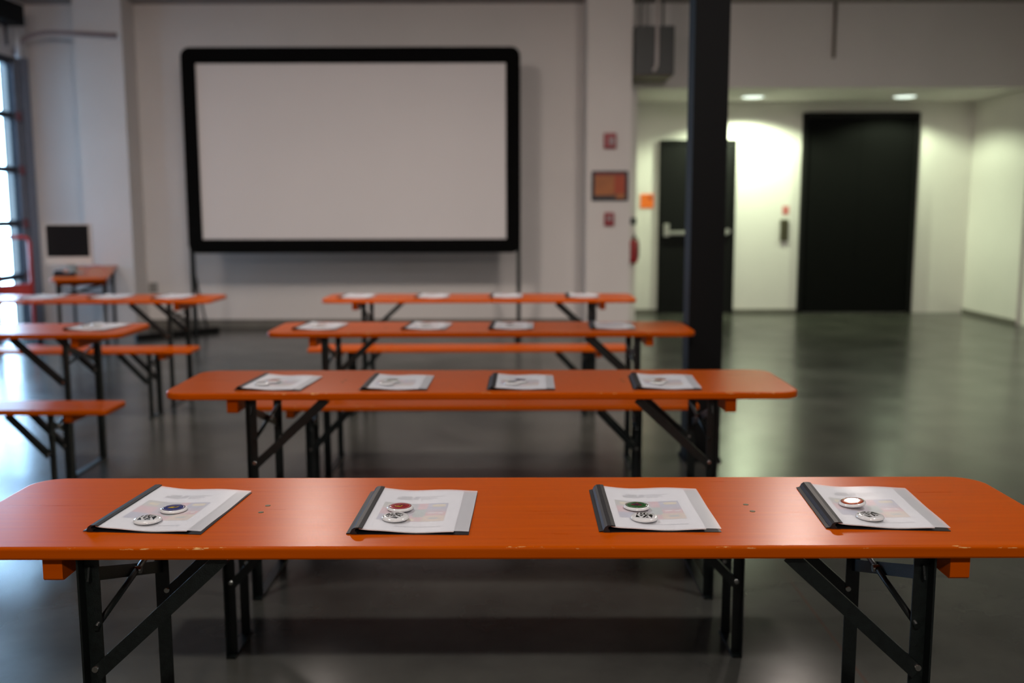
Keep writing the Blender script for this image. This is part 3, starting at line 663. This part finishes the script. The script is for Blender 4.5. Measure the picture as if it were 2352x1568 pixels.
# extinguisher hanging on the jamb
a = fix('fire_extinguisher', 1.438, YB, 0.76, 'red fire extinguisher hanging between the white pier and the alcove', 'fire extinguisher')
MB().lathe([(0.01, 0.0), (0.045, 0.01), (0.05, 0.03), (0.05, 0.24), (0.04, 0.27), (0.016, 0.285), (0.012, 0.30)], 24, cx=0, cy=-0.062).build('cylinder', 'red', a)
MB().box(-0.014, 0.014, -0.078, -0.046, 0.295, 0.325).bar((0, -0.07, 0.325), (0.0, -0.14, 0.345), rect(0.012, 0.008)).build('valve', 'black', a)
MB().tube([(0.012, -0.062, 0.31), (0.047, -0.075, 0.28), (0.058, -0.075, 0.20), (0.056, -0.075, 0.06)], 0.007).build('hose', 'black', a)
MB().box(-0.02, 0.02, -0.014, 0, 0.02, 0.30).build('wall_bracket', 'black', a)
a = MB().box(-0.045, 0.045, -0.035, 0, -0.04, 0.04).build('thermostat', 'grey', loc=(1.425, YB, 1.255), bevel=0.008); tag(a, 'small grey box on the wall above the fire extinguisher', 'thermostat')
# orange sign on the alcove wall
a = fix('orange_sign', 1.80, YA, 1.50, 'small square orange sign on the alcove wall left of the black door', 'sign')
MB().box(-0.088, 0.088, -0.012, 0, -0.095, 0.095).build('plate', 'orange', a, bevel=0.004); MB().box(0.02, 0.07, -0.0135, -0.012, 0.02, 0.075).build('dark_mark', 'panel_b', a)
# call panel and pink sign
a = MB().box(-0.055, 0.055, -0.03, 0, -0.145, 0.145).box(-0.03, 0.03, -0.034, -0.03, -0.02, 0.03).build('call_panel', 'bronze', loc=(3.64, YA, 1.11), bevel=0.006); tag(a, 'narrow dark bronze call panel on the wall left of the wide black door', 'call panel')
a = MB().box(-0.045, 0.045, -0.008, 0, -0.055, 0.055).build('small_sign', 'pink', loc=(3.655, YA, 1.375), bevel=0.003); tag(a, 'tiny pink sign above the dark bronze call panel', 'sign')
# outlet on the left stretch of back wall
a = MB().box(-0.05, 0.05, -0.02, 0, -0.06, 0.06).build('wall_outlet', 'outlet', loc=(-4.27, YB, 0.48), bevel=0.004); tag(a, 'small grey outlet low on the wall left of the projection screen', 'outlet')
# hanging grey unit with white pipe
a = fix('unit_heater', 1.55, 11.52, 2.86, 'dark grey metal unit mounted high on the wall beside the white pier', 'heater')
MB().box(-0.20, 0.235, -0.30, 0.33, 0.0, 0.52).build('casing', 'grey', a, bevel=0.006)
MB().box(-0.19, 0.225, -0.29, 0.33, -0.012, 0.0).build('bottom_plate', 'tan', a)
for x in (-0.1, 0.15): MB().box(x-0.012, x+0.012, 0.0, 0.024, 0.52, ZC-2.86).build('hanger', 'grey', a)
pts = [(1.585, 11.16, ZC), (1.585, 11.16, 2.98)] + [(1.585-0.05*(1-math.cos(t)), 11.16, 2.98-0.09*math.sin(t)) for t in (0.5, 1.0, 1.4)]
a = MB().tube(pts, 0.021).build('drop_pipe', 'pipe'); tag(a, 'thin white pipe dropping from the ceiling in front of the grey unit', 'pipe')
a = MB().tube([(3.72, YB-0.022, ZC), (3.72, YB-0.022, 3.12)], 0.018).build('wall_conduit', 'tan'); tag(a, 'faint brown conduit running down the wall above the alcove', 'conduit')

# alcove downlights
for (x, y), lab in zip(ALC, ('round recessed ceiling light in the alcove nearer the column', 'round recessed ceiling light above the wide black door')):
    a = empty('recessed_light', (x, y, ZA)); tag(a, lab, 'ceiling light', 'recessed lights in the alcove ceiling')
    n = 28
    rs = [[(r*math.cos(t*2*math.pi/n), r*math.sin(t*2*math.pi/n), z) for t in range(n)] for r, z in ((0.165, 0.0), (0.165, -0.008), (0.14, -0.010), (0.14, 0.0))]
    MB().rings(rs, cap=False, smooth=True).build('trim_ring', 'whiteplastic', a)
    MB().lathe([(0.138, 0.0), (0.136, -0.012), (0.10, -0.018), (0.01, -0.020)], 28).build('lens', 'lamp', a)
